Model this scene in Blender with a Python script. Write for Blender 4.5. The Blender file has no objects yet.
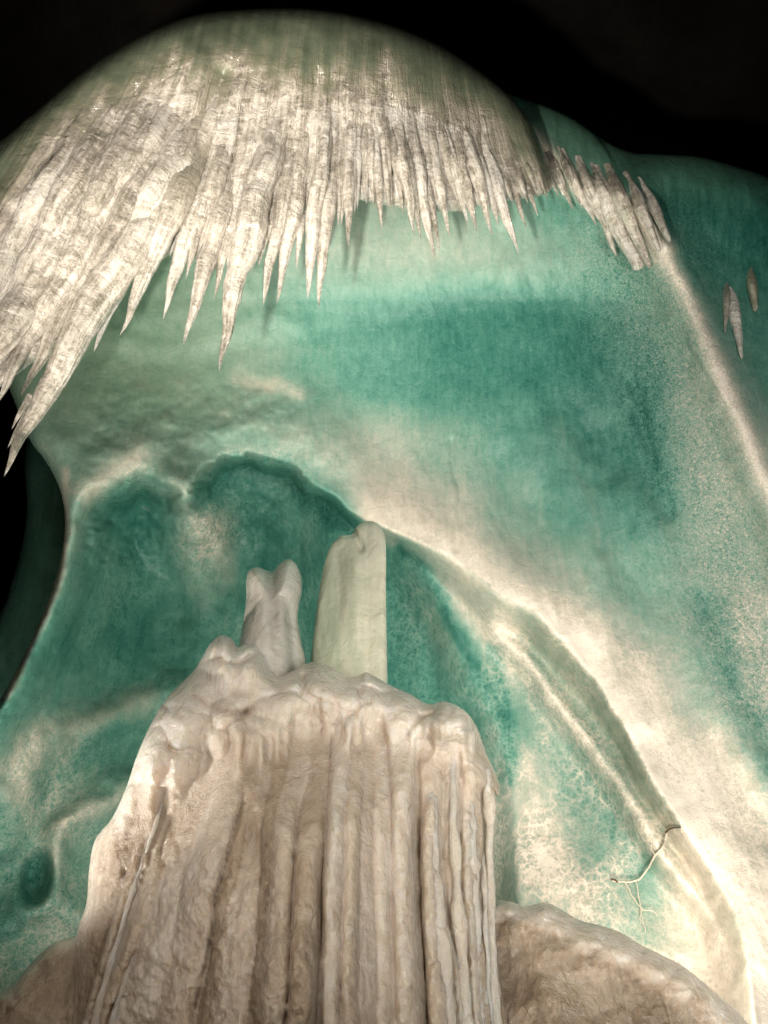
import bpy, math, random
import numpy as np

random.seed(4); RNG = np.random.default_rng(4)
scn = bpy.context.scene
col = scn.collection
F = 769.0
CX, CY = 384.0, 512.0
PITCH = math.radians(45)
CAM = np.array([0.0, 0.0, 1.6])
SP, CP = math.sin(PITCH), math.cos(PITCH)

# ------------------------------------------------------------------ helpers
def dirs(px, py):
    """world direction seen at an image position of the photograph (x right, y forward, z up)"""
    a = (np.asarray(px, float) - CX) / F
    b = (CY - np.asarray(py, float)) / F
    d = np.stack([a + 0*b, CP - b*SP + 0*a, SP + b*CP + 0*a], -1)
    return d
def P(px, py, R):
    d = dirs(px, py); d = d / np.linalg.norm(d, axis=-1, keepdims=True)
    return CAM + d*np.asarray(R, float)[..., None]
def PY(px, py, Y):
    d = dirs(px, py)
    return CAM + d*(np.asarray(Y, float)/np.maximum(d[..., 1], .12))[..., None]
def pt(px, py, R): return P(np.array(px), np.array(py), np.array(R))

def _h(i, j, s):
    n = (i.astype(np.int64)*374761393 + j.astype(np.int64)*668265263 + s*974634777) & 0xffffffff
    n = ((n ^ (n >> 13))*1274126177) & 0xffffffff
    n = n ^ (n >> 16)
    return (n & 0xffff)/65535.0
def vn(x, y, s=0):
    x, y = np.broadcast_arrays(np.asarray(x, float), np.asarray(y, float))
    xi, yi = np.floor(x), np.floor(y)
    fx, fy = x-xi, y-yi
    fx = fx*fx*fx*(fx*(fx*6-15)+10); fy = fy*fy*fy*(fy*(fy*6-15)+10)
    a, b = _h(xi, yi, s), _h(xi+1, yi, s)
    c, d = _h(xi, yi+1, s), _h(xi+1, yi+1, s)
    return (a*(1-fx)+b*fx)*(1-fy) + (c*(1-fx)+d*fx)*fy - .5
def fbm(x, y, s=0, o=4, g=.5):
    r, a, t = 0, 1, 0
    for k in range(o):
        r = r + a*vn(x*2**k + 17.3*k, y*2**k + 5.1*k, s+k); t += a; a *= g
    return r/t*2
def cells(x, y, s=0):
    """rounded bumps: 1 at a bump's centre falling to 0 at its border"""
    xi, yi = np.floor(x), np.floor(y); best = np.full(np.shape(x), 9.0); second = best.copy()
    for dx in (-1, 0, 1):
        for dy in (-1, 0, 1):
            a, b = xi+dx, yi+dy
            d = np.hypot(a+.5+.8*(_h(a, b, s)-.5)-x, b+.5+.8*(_h(a, b, s+7)-.5)-y)
            second = np.where(d < best, best, np.minimum(second, d)); best = np.minimum(best, d)
    return np.clip(second-best, 0, 1)
def blobs(x, y, s=0, k=5.0):
    xi, yi = np.floor(x), np.floor(y); r = np.zeros(np.shape(x))
    for dx in (-1, 0, 1):
        for dy in (-1, 0, 1):
            a, b = xi+dx, yi+dy
            d2 = (a+.5+.7*(_h(a, b, s)-.5)-x)**2 + (b+.5+.7*(_h(a, b, s+7)-.5)-y)**2
            r = np.maximum(r, (.6+.4*_h(a, b, s+3))*np.sqrt(np.clip(1-d2*1.9, 0, 1)))
    return r
def sstep(a, b, x):
    t = np.clip((x-a)/(b-a), 0, 1); return t*t*(3-2*t)
def smooth(poly, n=5, closed=True):
    p = np.array(poly, float); N = len(p); out = []
    for i in range(N if closed else N-1):
        if closed: a, b, c, d = p[(i-1) % N], p[i], p[(i+1) % N], p[(i+2) % N]
        else: a, b, c, d = p[max(i-1, 0)], p[i], p[i+1], p[min(i+2, N-1)]
        for k in range(n):
            t = k/n
            out.append(.5*((2*b)+(c-a)*t+(2*a-5*b+4*c-d)*t*t+(3*b-a-3*c+d)*t**3))
    if not closed: out.append(p[-1])
    return np.array(out)
def near(X, Y, line, closed=False):
    """distance to a polyline, its nearest point, parameter 0..1, side"""
    L = np.array(line, float); n = len(L) if closed else len(L)-1
    best = np.full(X.shape, 1e18); bx = np.zeros(X.shape); by = np.zeros(X.shape)
    tt = np.zeros(X.shape); side = np.zeros(X.shape)
    for i in range(n):
        a, b = L[i], L[(i+1) % len(L)]
        e = b-a; q = e@e
        if q < 1e-12: continue
        t = np.clip(((X-a[0])*e[0]+(Y-a[1])*e[1])/q, 0, 1)
        cx, cy = a[0]+t*e[0], a[1]+t*e[1]
        d = (X-cx)**2+(Y-cy)**2
        m = d < best
        best = np.where(m, d, best); bx = np.where(m, cx, bx); by = np.where(m, cy, by)
        tt = np.where(m, (i+t)/n, tt); side = np.where(m, np.sign(e[0]*(Y-cy)-e[1]*(X-cx)), side)
    return np.sqrt(best), bx, by, tt, side
def inside(X, Y, poly):
    r = np.zeros(X.shape, bool); n = len(poly)
    for i in range(n):
        x1, y1 = poly[i]; x2, y2 = poly[(i+1) % n]
        if y1 == y2: continue
        c = ((y1 > Y) != (y2 > Y)) & (X < (x2-x1)*(Y-y1)/(y2-y1)+x1)
        r ^= c
    return r
def sdist(X, Y, poly):
    d, bx, by, _, _ = near(X, Y, poly, True)
    return np.where(inside(X, Y, poly), d, -d), bx, by
def stroke(X, Y, line, w, n=4):
    d, _, _, t, s = near(X, Y, smooth(line, n, False))
    return np.exp(-(d/w)**2), d*s, t
def interp(x, xs, ys): return np.interp(x, xs, ys)
def axis(lo, hi, step, ilo, ihi, grow=1.06):
    """regular spacing inside the picture, growing outside it"""
    a = list(np.arange(ilo, ihi+step, step)); s = step
    while a[-1] < hi: s *= grow; a.append(a[-1]+s)
    s = step
    while a[0] > lo: s *= grow; a.insert(0, a[0]-s)
    return np.array(a)

def mesh_obj(name, V, Fc, mat, parent=None, attrs=None, shade=True):
    me = bpy.data.meshes.new(name)
    V = np.asarray(V, np.float32); Fc = np.asarray(Fc, np.int32)
    k = Fc.shape[1]
    me.vertices.add(len(V)); me.vertices.foreach_set('co', V.ravel())
    me.loops.add(Fc.size); me.loops.foreach_set('vertex_index', Fc.ravel())
    me.polygons.add(len(Fc)); me.polygons.foreach_set('loop_start', np.arange(0, Fc.size, k, dtype=np.int32))
    me.polygons.foreach_set('use_smooth', np.full(len(Fc), shade))
    me.update(calc_edges=True)
    for n, v in (attrs or {}).items():
        a = me.attributes.new(n, 'FLOAT', 'POINT'); a.data.foreach_set('value', np.asarray(v, np.float32))
    me.materials.append(mat)
    me.validate()
    o = bpy.data.objects.new(name, me); col.objects.link(o)
    if parent: o.parent = parent
    return o
def tag(o, label=None, cat=None, group=None, kind=None):
    for k, v in (('label', label), ('category', cat), ('group', group), ('kind', kind)):
        if v: o[k] = v
    return o
def thing(name, label, cat, loc, group=None):
    o = bpy.data.objects.new(name, None); col.objects.link(o); o.location = loc; o.empty_display_size = .2
    tag(o, label, cat, group); o['_off'] = 1; del o['_off']
    return o
def settle(o, parent):
    """keeps a part where it was built although its thing's Empty stands at the base"""
    bpy.context.view_layer.update()
    o.parent = parent; o.matrix_parent_inverse = parent.matrix_world.inverted()
    return o

def body(name, poly, front, mat, step=2.0, box=(-20, 790, -10, 1040), mode='R', back=1.0, rim_w=30, rim=.4, nsm=5, attrs=None):
    """closed body of real thickness whose outline is `poly`; front(X,Y,d) is its distance"""
    pl = smooth(poly, nsm)
    x0, y0 = pl.min(0)-step*2; x1, y1 = pl.max(0)+step*2
    xs = axis(x0, x1, step, max(x0, box[0]), min(x1, box[1])); ys = axis(y0, y1, step, max(y0, box[2]), min(y1, box[3]))
    X, Y = np.meshgrid(xs, ys)
    gx = np.gradient(xs)[None, :] + 0*X; gy = np.gradient(ys)[:, None] + 0*X
    g = np.maximum(gx, gy)
    d, bx, by = sdist(X, Y, pl)
    out = d < 0
    keepv = d > -g*.9
    X = np.where(out, bx, X); Y = np.where(out, by, Y); dd = np.maximum(d, 0)
    t = 1-np.clip(dd/rim_w, 0, 1)
    prof = 1-np.sqrt(np.maximum(1-t*t, 0))
    res = front(X, Y, dd)
    Rf, at = res if isinstance(res, tuple) else (res, {})
    Rf = Rf + rim*prof
    Rb = Rf + .02 + back*np.sqrt(np.clip(dd/(rim_w*1.5), 0, 1))
    pf = P if mode == 'R' else PY
    H, W = X.shape
    q = keepv[:-1, :-1] & keepv[1:, :-1] & keepv[:-1, 1:] & keepv[1:, 1:]
    # drop quads that collapsed on the outline
    q &= ~(out[:-1, :-1] & out[1:, :-1] & out[:-1, 1:] & out[1:, 1:])
    idx = np.arange(H*W).reshape(H, W)
    Q = np.stack([idx[:-1, :-1][q], idx[1:, :-1][q], idx[1:, 1:][q], idx[:-1, 1:][q]], -1)
    used = np.zeros(H*W, bool); used[Q.ravel()] = True
    new = np.cumsum(used)-1; n = used.sum()
    VF = pf(X, Y, Rf).reshape(-1, 3)[used]; VB = pf(X, Y, Rb).reshape(-1, 3)[used]
    Q = new[Q]
    E = np.concatenate([Q[:, [0, 1]], Q[:, [1, 2]], Q[:, [2, 3]], Q[:, [3, 0]]])
    key = {}
    Es = np.sort(E, 1); code = Es[:, 0].astype(np.int64)*n + Es[:, 1]
    u, inv, cnt = np.unique(code, return_inverse=True, return_counts=True)
    B = E[cnt[inv] == 1]
    S = np.stack([B[:, 1], B[:, 0], B[:, 0]+n, B[:, 1]+n], -1)
    faces = np.concatenate([Q, Q[:, ::-1]+n, S])
    A = {k: np.tile(np.broadcast_to(v, X.shape).ravel()[used], 2) for k, v in at.items()}
    return mesh_obj(name, np.concatenate([VF, VB]), faces, mat, attrs=A)

def tube(path, rad, seg=10, seed=0, bump=0.0, squash=1.0, bumpf=9.0):
    """closed tube through 3-D points with a radius per point and knobbly skin"""
    path = np.array(path); n = len(path); V = []
    tan = np.gradient(path, axis=0); tan /= np.linalg.norm(tan, axis=1)[:, None]+1e-9
    view = path-CAM; view /= np.linalg.norm(view, axis=1)[:, None]
    a = np.cross(tan, view); a /= np.linalg.norm(a, axis=1)[:, None]+1e-9
    b = np.cross(a, tan)
    th = np.linspace(0, 2*math.pi, seg, endpoint=False)
    L = np.concatenate([[0], np.cumsum(np.linalg.norm(np.diff(path, axis=0), axis=1))])
    TH, LL = np.meshgrid(th, L)
    r = rad[:, None]*(1 + bump*fbm(np.cos(TH)*1.3+LL*bumpf*.15+seed*9.1, np.sin(TH)*1.3+LL*bumpf, seed, 3) )
    V = path[:, None]+r[..., None]*(np.cos(TH)[..., None]*a[:, None]+squash*np.sin(TH)[..., None]*b[:, None])
    V = V.reshape(-1, 3)
    i = np.arange(n-1)[:, None]*seg; j = np.arange(seg)[None, :]; k = (j+1) % seg
    Fq = np.stack([i+j, i+k, i+seg+k, i+seg+j], -1).reshape(-1, 4)
    tube.flow = (np.cos(TH)*rad.max()+seed*1.7, np.sin(TH)*rad.max(), LL)
    return V, Fq

# ------------------------------------------------------------------ materials
class NT:
    def __init__(s, name):
        s.m = bpy.data.materials.new(name); s.m.use_nodes = True; s.t = s.m.node_tree; s.t.nodes.clear()
        s.out = s.n('ShaderNodeOutputMaterial')
    def n(s, kind, **kw):
        x = s.t.nodes.new(kind)
        for k, v in kw.items(): setattr(x, k, v)
        return x
    def l(s, a, b): s.t.links.new(a, b)
    def put(s, sock, v):
        if hasattr(v, 'links') or hasattr(v, 'is_linked'): s.l(v, sock)
        else: sock.default_value = v
    def math(s, op, a, b=0.0, clamp=False):
        x = s.n('ShaderNodeMath', operation=op); x.use_clamp = clamp
        s.put(x.inputs[0], a); s.put(x.inputs[1], b); return x.outputs[0]
    def coord(s, sx=1, sy=1, sz=1, rot=(0, 0, 0)):
        g = s.n('ShaderNodeNewGeometry'); mp = s.n('ShaderNodeMapping'); s.l(g.outputs['Position'], mp.inputs[0])
        mp.inputs['Scale'].default_value = (sx, sy, sz); mp.inputs['Rotation'].default_value = rot
        return mp.outputs[0]
    def noise(s, v, scale, detail=4, rough=.55, dist=0):
        x = s.n('ShaderNodeTexNoise'); s.l(v, x.inputs['Vector']); x.inputs['Scale'].default_value = scale
        x.inputs['Detail'].default_value = detail; x.inputs['Roughness'].default_value = rough; x.inputs['Distortion'].default_value = dist
        return x.outputs[0]
    def vor(s, v, scale, feature='F1', rnd=1):
        x = s.n('ShaderNodeTexVoronoi', feature=feature); s.l(v, x.inputs['Vector']); x.inputs['Scale'].default_value = scale
        x.inputs['Randomness'].default_value = rnd
        return x.outputs['Distance']
    def mr(s, v, a, b, c=0, d=1):
        x = s.n('ShaderNodeMapRange'); s.put(x.inputs[0], v)
        for k, q in zip((1, 2, 3, 4), (a, b, c, d)): x.inputs[k].default_value = q
        return x.outputs[0]
    def ramp(s, v, stops, interp='LINEAR'):
        x = s.n('ShaderNodeValToRGB'); s.put(x.inputs[0], v); e = x.color_ramp.elements; x.color_ramp.interpolation = interp
        e[0].position, e[0].color = stops[0][0], (*stops[0][1], 1); e[1].position, e[1].color = stops[-1][0], (*stops[-1][1], 1)
        for p, c in stops[1:-1]:
            q = e.new(p); q.color = (*c, 1)
        return x.outputs[0]
    def attr(s, name):
        x = s.n('ShaderNodeAttribute'); x.attribute_name = name; return x.outputs['Fac']
    def warp(s, v, scale, amt):
        x = s.n('ShaderNodeTexNoise'); s.l(v, x.inputs['Vector']); x.inputs['Scale'].default_value = scale; x.inputs['Detail'].default_value = 3
        sc = s.n('ShaderNodeVectorMath', operation='SCALE'); s.l(x.outputs['Color'], sc.inputs[0]); sc.inputs['Scale'].default_value = amt
        ad = s.n('ShaderNodeVectorMath', operation='ADD'); s.l(v, ad.inputs[0]); s.l(sc.outputs[0], ad.inputs[1]); return ad.outputs[0]
    def bump(s, h, strength, dist, prev=None):
        x = s.n('ShaderNodeBump'); s.put(x.inputs['Strength'], strength); x.inputs['Distance'].default_value = dist
        s.put(x.inputs['Height'], h)
        if prev is not None: s.l(prev, x.inputs['Normal'])
        return x.outputs[0]
    def pbr(s, color, rough=.4, normal=None, sss=0, radius=(.1, .1, .1), scale=1, spec=.5, coat=0, ior=1.31):
        b = s.n('ShaderNodeBsdfPrincipled'); s.put(b.inputs['Base Color'], color); s.put(b.inputs['Roughness'], rough)
        b.inputs['IOR'].default_value = ior; b.inputs['Specular IOR Level'].default_value = spec
        if normal is not None:
            s.l(normal, b.inputs['Normal'])
            if coat: s.l(normal, b.inputs['Coat Normal'])
        s.put(b.inputs['Subsurface Weight'], sss); b.inputs['Subsurface Radius'].default_value = radius; b.inputs['Subsurface Scale'].default_value = scale
        b.inputs['Coat Weight'].default_value = coat; b.inputs['Coat Roughness'].default_value = .15
        s.l(b.outputs[0], s.out.inputs[0]); return b

ICE = [(0, (.012, .105, .078)), (.12, (.042, .180, .145)), (.28, (.115, .295, .235)), (.5, (.28, .405, .335)), (.72, (.52, .53, .45)), (.88, (.75, .68, .58)), (1, (.90, .82, .72))]

def mat_wall():
    m = NT('wall_ice'); v = m.coord(); fr = m.attr('frost'); wb = m.attr('web'); st = m.attr('sparkle')
    big = m.noise(v, 1.1, 6, .6, .6); med = m.noise(v, 6, 6, .62, .8); fine = m.noise(v, 38, 4, .7, 1.2)
    streak = m.noise(m.coord(6, 2, .6, (math.radians(35), 0, math.radians(6))), 2.6, 6, .65, .25)
    w = m.warp(v, 3.5, .35)
    e1 = m.vor(m.warp(v, 6, .3), 6.5, 'DISTANCE_TO_EDGE'); e2 = m.vor(m.warp(v, 14, .12), 15, 'DISTANCE_TO_EDGE')
    lines = m.math('ADD', m.mr(e1, .0, .22, .7, 0), m.mr(e2, 0, .25, .7, 0))
    lines = m.math('MULTIPLY', lines, m.mr(big, .35, .62))
    f = m.math('ADD', fr, m.math('MULTIPLY', m.math('SUBTRACT', big, .5), .13))
    f = m.math('ADD', f, m.math('MULTIPLY', m.math('SUBTRACT', med, .5), .13))
    f = m.math('ADD', f, m.math('MULTIPLY', m.math('SUBTRACT', streak, .5), .27))
    f = m.math('ADD', f, m.math('MULTIPLY', m.math('MULTIPLY', lines, wb), .38))
    f = m.math('ADD', f, m.math('MULTIPLY', m.math('MULTIPLY', m.math('SUBTRACT', fine, .47), m.math('ADD', st, .03)), 2.3), True)
    c = m.ramp(f, ICE)
    tr = m.attr('olive_shade')
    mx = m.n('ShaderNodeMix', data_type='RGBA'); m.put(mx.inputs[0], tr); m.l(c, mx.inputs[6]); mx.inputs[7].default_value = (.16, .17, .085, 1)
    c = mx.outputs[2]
    h = m.math('ADD', m.math('MULTIPLY', med, .22), m.math('MULTIPLY', m.math('MULTIPLY', fine, m.math('ADD', st, .12)), .30))
    n = m.bump(h, .7, .09)
    m.pbr(c, m.mr(med, .3, .7, .22, .42), n, spec=.6, sss=.12, radius=(.12, .22, .2), scale=.4)
    return m.m
def mat_frosted():
    m = NT('frosted_ice'); v = m.coord(); fr = m.attr('frost')
    def comb(a, b, c):
        x = m.n('ShaderNodeCombineXYZ')
        for k, (nm, q) in enumerate(zip(('fx', 'fy', 'fz'), (a, b, c))): m.put(x.inputs[k], m.math('MULTIPLY', m.attr(nm), q))
        return x.outputs[0]
    streak = m.noise(comb(1, 1, .12), 15, 4, .6, .3)
    ring = m.noise(m.warp(comb(.5, .5, 1), 5, .15), 11, 4, .65, .5)
    fine = m.noise(v, 22, 4, .8, 1.4); big = m.noise(v, 1.3, 5, .6, .5)
    k = m.mr(fr, .2, .8, .2, 1)
    f = m.math('ADD', fr, m.math('MULTIPLY', m.math('SUBTRACT', big, .5), .30))
    f = m.math('ADD', f, m.math('MULTIPLY', m.math('MULTIPLY', m.math('SUBTRACT', streak, .5), k), .68))
    f = m.math('ADD', f, m.math('MULTIPLY', m.math('MULTIPLY', m.math('SUBTRACT', ring, .5), k), .50))
    f = m.math('ADD', f, m.math('MULTIPLY', m.math('MULTIPLY', m.math('SUBTRACT', fine, .5), k), .60), True)
    c = m.ramp(f, [(0, (.07, .095, .065)), (.22, (.15, .18, .125)), (.40, (.25, .255, .185)), (.56, (.40, .37, .30)), (.72, (.66, .60, .52)), (.86, (.97, .92, .85))])  # pale top stop and noise contrast paint the icicles' glints into the colour
    n = m.bump(m.math('ADD', m.math('MULTIPLY', streak, .9), m.math('ADD', m.math('MULTIPLY', ring, .9), m.math('MULTIPLY', fine, .35))), m.math('MULTIPLY', k, .9), .07)
    b = m.pbr(c, .13, n, spec=.9, ior=1.6, coat=.8, sss=.25, radius=(.2, .18, .15), scale=.5); b.inputs['Coat Roughness'].default_value = .08; b.inputs['Coat IOR'].default_value = 1.7
    m.put(b.inputs['Transmission Weight'], m.math('MULTIPLY', m.mr(fr, .58, .66, 0, 1), m.mr(f, .45, .75, .60, .10)))
    return m.m
def mat_mound(name, dark=0.0):
    m = NT(name); v = m.coord(); fr = m.attr('frost')
    warped = m.warp(m.coord(1, 1, .22), 4, .25)
    str_ = m.noise(warped, 7, 6, .65, .5); med = m.noise(v, 5, 6, .65, .9); fine = m.noise(v, 40, 4, .7, 1)
    crack = m.mr(m.vor(m.warp(m.coord(1, 1, .55), 5, .35), 3.4, 'DISTANCE_TO_EDGE'), 0, .035, 1, 0)
    crack = m.math('MULTIPLY', crack, m.mr(med, .48, .6))
    f = m.math('ADD', fr, m.math('MULTIPLY', m.math('SUBTRACT', str_, .5), .55))
    f = m.math('ADD', f, m.math('MULTIPLY', m.math('SUBTRACT', med, .5), .42))
    f = m.math('ADD', f, m.math('MULTIPLY', m.math('SUBTRACT', fine, .5), .16))
    f = m.math('SUBTRACT', f, m.math('MULTIPLY', crack, .20), True)
    c = m.ramp(f, [(0, (.07, .045, .022)), (.22, (.26, .19, .125)), (.45, (.51, .41, .31)), (.68, (.70, .60, .50)), (.85, (.83, .75, .66)), (1, (.92, .87, .80))])
    h = m.math('SUBTRACT', m.math('ADD', m.math('MULTIPLY', str_, .55), m.math('MULTIPLY', med, .30)), m.math('MULTIPLY', crack, .08))
    n = m.bump(h, .75, .09); n = m.bump(fine, .7, .026, n)
    m.pbr(c, m.mr(med, .3, .7, .10, .30), n, sss=.7, radius=(.34, .26, .17), scale=.34, spec=1, ior=1.5, coat=1)
    return m.m
def mat_smooth(name, c0, c1, sss, rad, scale=.3, tr=.2):
    m = NT(name); v = m.coord(); fr = m.attr('frost')
    big = m.noise(v, 3, 6, .6, .5); fine = m.noise(v, 30, 4, .7)
    f = m.math('ADD', m.math('ADD', fr, m.math('MULTIPLY', m.math('SUBTRACT', big, .5), .6)), m.math('MULTIPLY', m.math('SUBTRACT', fine, .5), .2), True)
    c = m.ramp(f, [(0, c0), (1, c1)])
    n = m.bump(m.math('ADD', big, m.math('MULTIPLY', fine, .3)), .6, .07)
    b = m.pbr(c, .14, n, sss=sss, radius=rad, scale=scale, spec=.8, coat=1); b.inputs['Transmission Weight'].default_value = tr
    return m.m
def mat_rock():
    m = NT('cave_rock'); v = m.coord()
    a = m.noise(v, .5, 8, .65)
    c = m.ramp(a, [(.3, (.012, .010, .009)), (.7, (.035, .030, .027))])
    m.pbr(c, .9, m.bump(a, .8, .5), spec=.1); return m.m
def mat_plain(name, c, r=.7):
    m = NT(name); v = m.coord(); a = m.noise(v, 60, 3)
    m.pbr(m.ramp(a, [(.3, tuple(x*.7 for x in c)), (.7, c)]), r, m.bump(a, .4, .005)); return m.m

M_wall, M_dome = mat_wall(), mat_frosted(); M_icicle = M_dome
M_mound = mat_mound('mound_ice'); M_rock = mat_rock()
M_tooth = mat_smooth('stalagmite_ice', (.42, .40, .35), (.95, .92, .85), .5, (.2, .18, .15), .35, .18)
M_slab = mat_smooth('slab_ice', (.48, .55, .40), (.90, .88, .72), .4, (.25, .24, .18), .4, .15)
M_twig = mat_plain('twig_bark', (.74, .68, .56)); M_twig2 = mat_plain('twig_dark_bark', (.12, .07, .04))

# ------------------------------------------------------------------ ice wall
TX = np.arange(0, 769, 64); TY = np.arange(128, 1025, 64)
TAB = np.array([  # frost amounts, partly with lit and shaded tone painted in
 # 0   64   128  192  256  320  384  448  512  576  640  704  768
 [.2,  .2,  .2,  .3,  .4,  .4,  .4,  .3,  .10, .06, .06, .05, .05],  # 128
 [.2,  .2,  .2,  .3,  .4,  .5,  .5,  .5,  .38, .22, .10, .06, .06],  # 192
 [.2,  .2,  .24, .3,  .42, .52, .54, .54, .46, .36, .22, .12, .08],  # 256
 [.2,  .24, .28, .36, .36, .24, .18, .12, .12, .12, .26, .26, .16],  # 320
 [.3,  .34, .32, .38, .40, .28, .20, .15, .12, .10, .16, .50, .26],  # 384
 [.25, .42, .44, .42, .42, .52, .55, .36, .24, .17, .12, .46, .50],  # 448
 [.1,  .34, .14, .36, .12, .26, .78, .62, .36, .26, .20, .42, .52],  # 512
 [.1,  .26, .12, .30, .14, .14, .14, .86, .58, .40, .30, .42, .46],  # 576
 [.06, .16, .12, .18, .20, .14, .12, .34, .84, .80, .48, .42, .44],  # 640
 [.20, .28, .20, .16, .10, .10, .10, .10, .38, .56, .84, .50, .44],  # 704
 [.38, .36, .22, .15, .10, .10, .10, .06, .38, .32, .64, .82, .50],  # 768
 [.26, .38, .26, .15, .10, .10, .10, .12, .52, .34, .44, .88, .68],  # 832
 [.16, .28, .26, .15, .10, .10, .10, .30, .52, .38, .44, .84, .76],  # 896
 [.26, .36, .24, .15, .10, .10, .10, .30, .50, .40, .48, .78, .80],  # 960
 [.26, .36, .24, .15, .10, .10, .10, .30, .55, .42, .56, .90, .84],  # 1024
])
def table(X, Y):
    fx = np.clip(X/64, 0, 11.999); fy = np.clip((Y-128)/64, 0, 13.999)
    i, j = fx.astype(int), fy.astype(int); u, v = fx-i, fy-j
    u = u*u*(3-2*u); v = v*v*(3-2*v)
    return (TAB[j, i]*(1-u)+TAB[j, i+1]*u)*(1-v)+(TAB[j+1, i]*(1-u)+TAB[j+1, i+1]*u)*v

LIP = [(66, 535), (70, 508), (82, 490), (105, 478), (130, 470), (155, 472), (175, 482), (186, 494), (193, 478), (210, 462), (240, 452), (270, 457),
       (298, 464), (312, 481), (330, 491), (350, 508), (366, 520), (384, 525), (412, 539), (446, 553), (472, 572), (499, 594), (534, 612), (558, 633),
       (584, 662), (604, 690), (629, 732), (654, 780), (684, 825), (709, 865), (734, 910), (749, 960), (755, 1015), (765, 1100), (800, 1300), (900, 1700)]
HOLLOW = LIP + [(-500, 1700), (-200, 1050), (-80, 850), (0, 700), (35, 630), (55, 580)]
CREASE = [(384, 527), (390, 542), (399, 552), (421, 565), (444, 590), (459, 618), (475, 660), (492, 700), (508, 745), (516, 790), (518, 850), (530, 1100)]
DEEP = CREASE + [(530, 1700), (-500, 1700), (-300, 1000), (-100, 640), (-50, 420), (300, 420)]
RIDGE2 = [(440, 556), (470, 592), (499, 632), (530, 662), (556, 698), (600, 755), (634, 805), (664, 855), (694, 890), (719, 925), (738, 985), (748, 1050), (760, 1200)]
BAND = RIDGE2 + [(800, 1700), (-500, 1700), (-300, 1000), (-100, 560), (200, 420), (380, 500)]

WALL = [(28, 437), (5, 380), (-40, 300), (-30, 200), (60, 130), (150, 75), (300, 45), (450, 75), (525, 100), (548, 107), (575, 120), (602, 139), (630, 152), (655, 154),
        (700, 157), (740, 168), (770, 178), (850, 215), (950, 290), (1050, 400), (1150, 650), (1250, 1100), (1300, 1700), (700, 1720), (100, 1720), (-560, 1700), (-200, 1050), (-80, 850), (-30, 755), (0, 700),
        (18, 668), (36, 630), (52, 590), (62, 552), (65, 520), (60, 490), (46, 462)]

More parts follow.
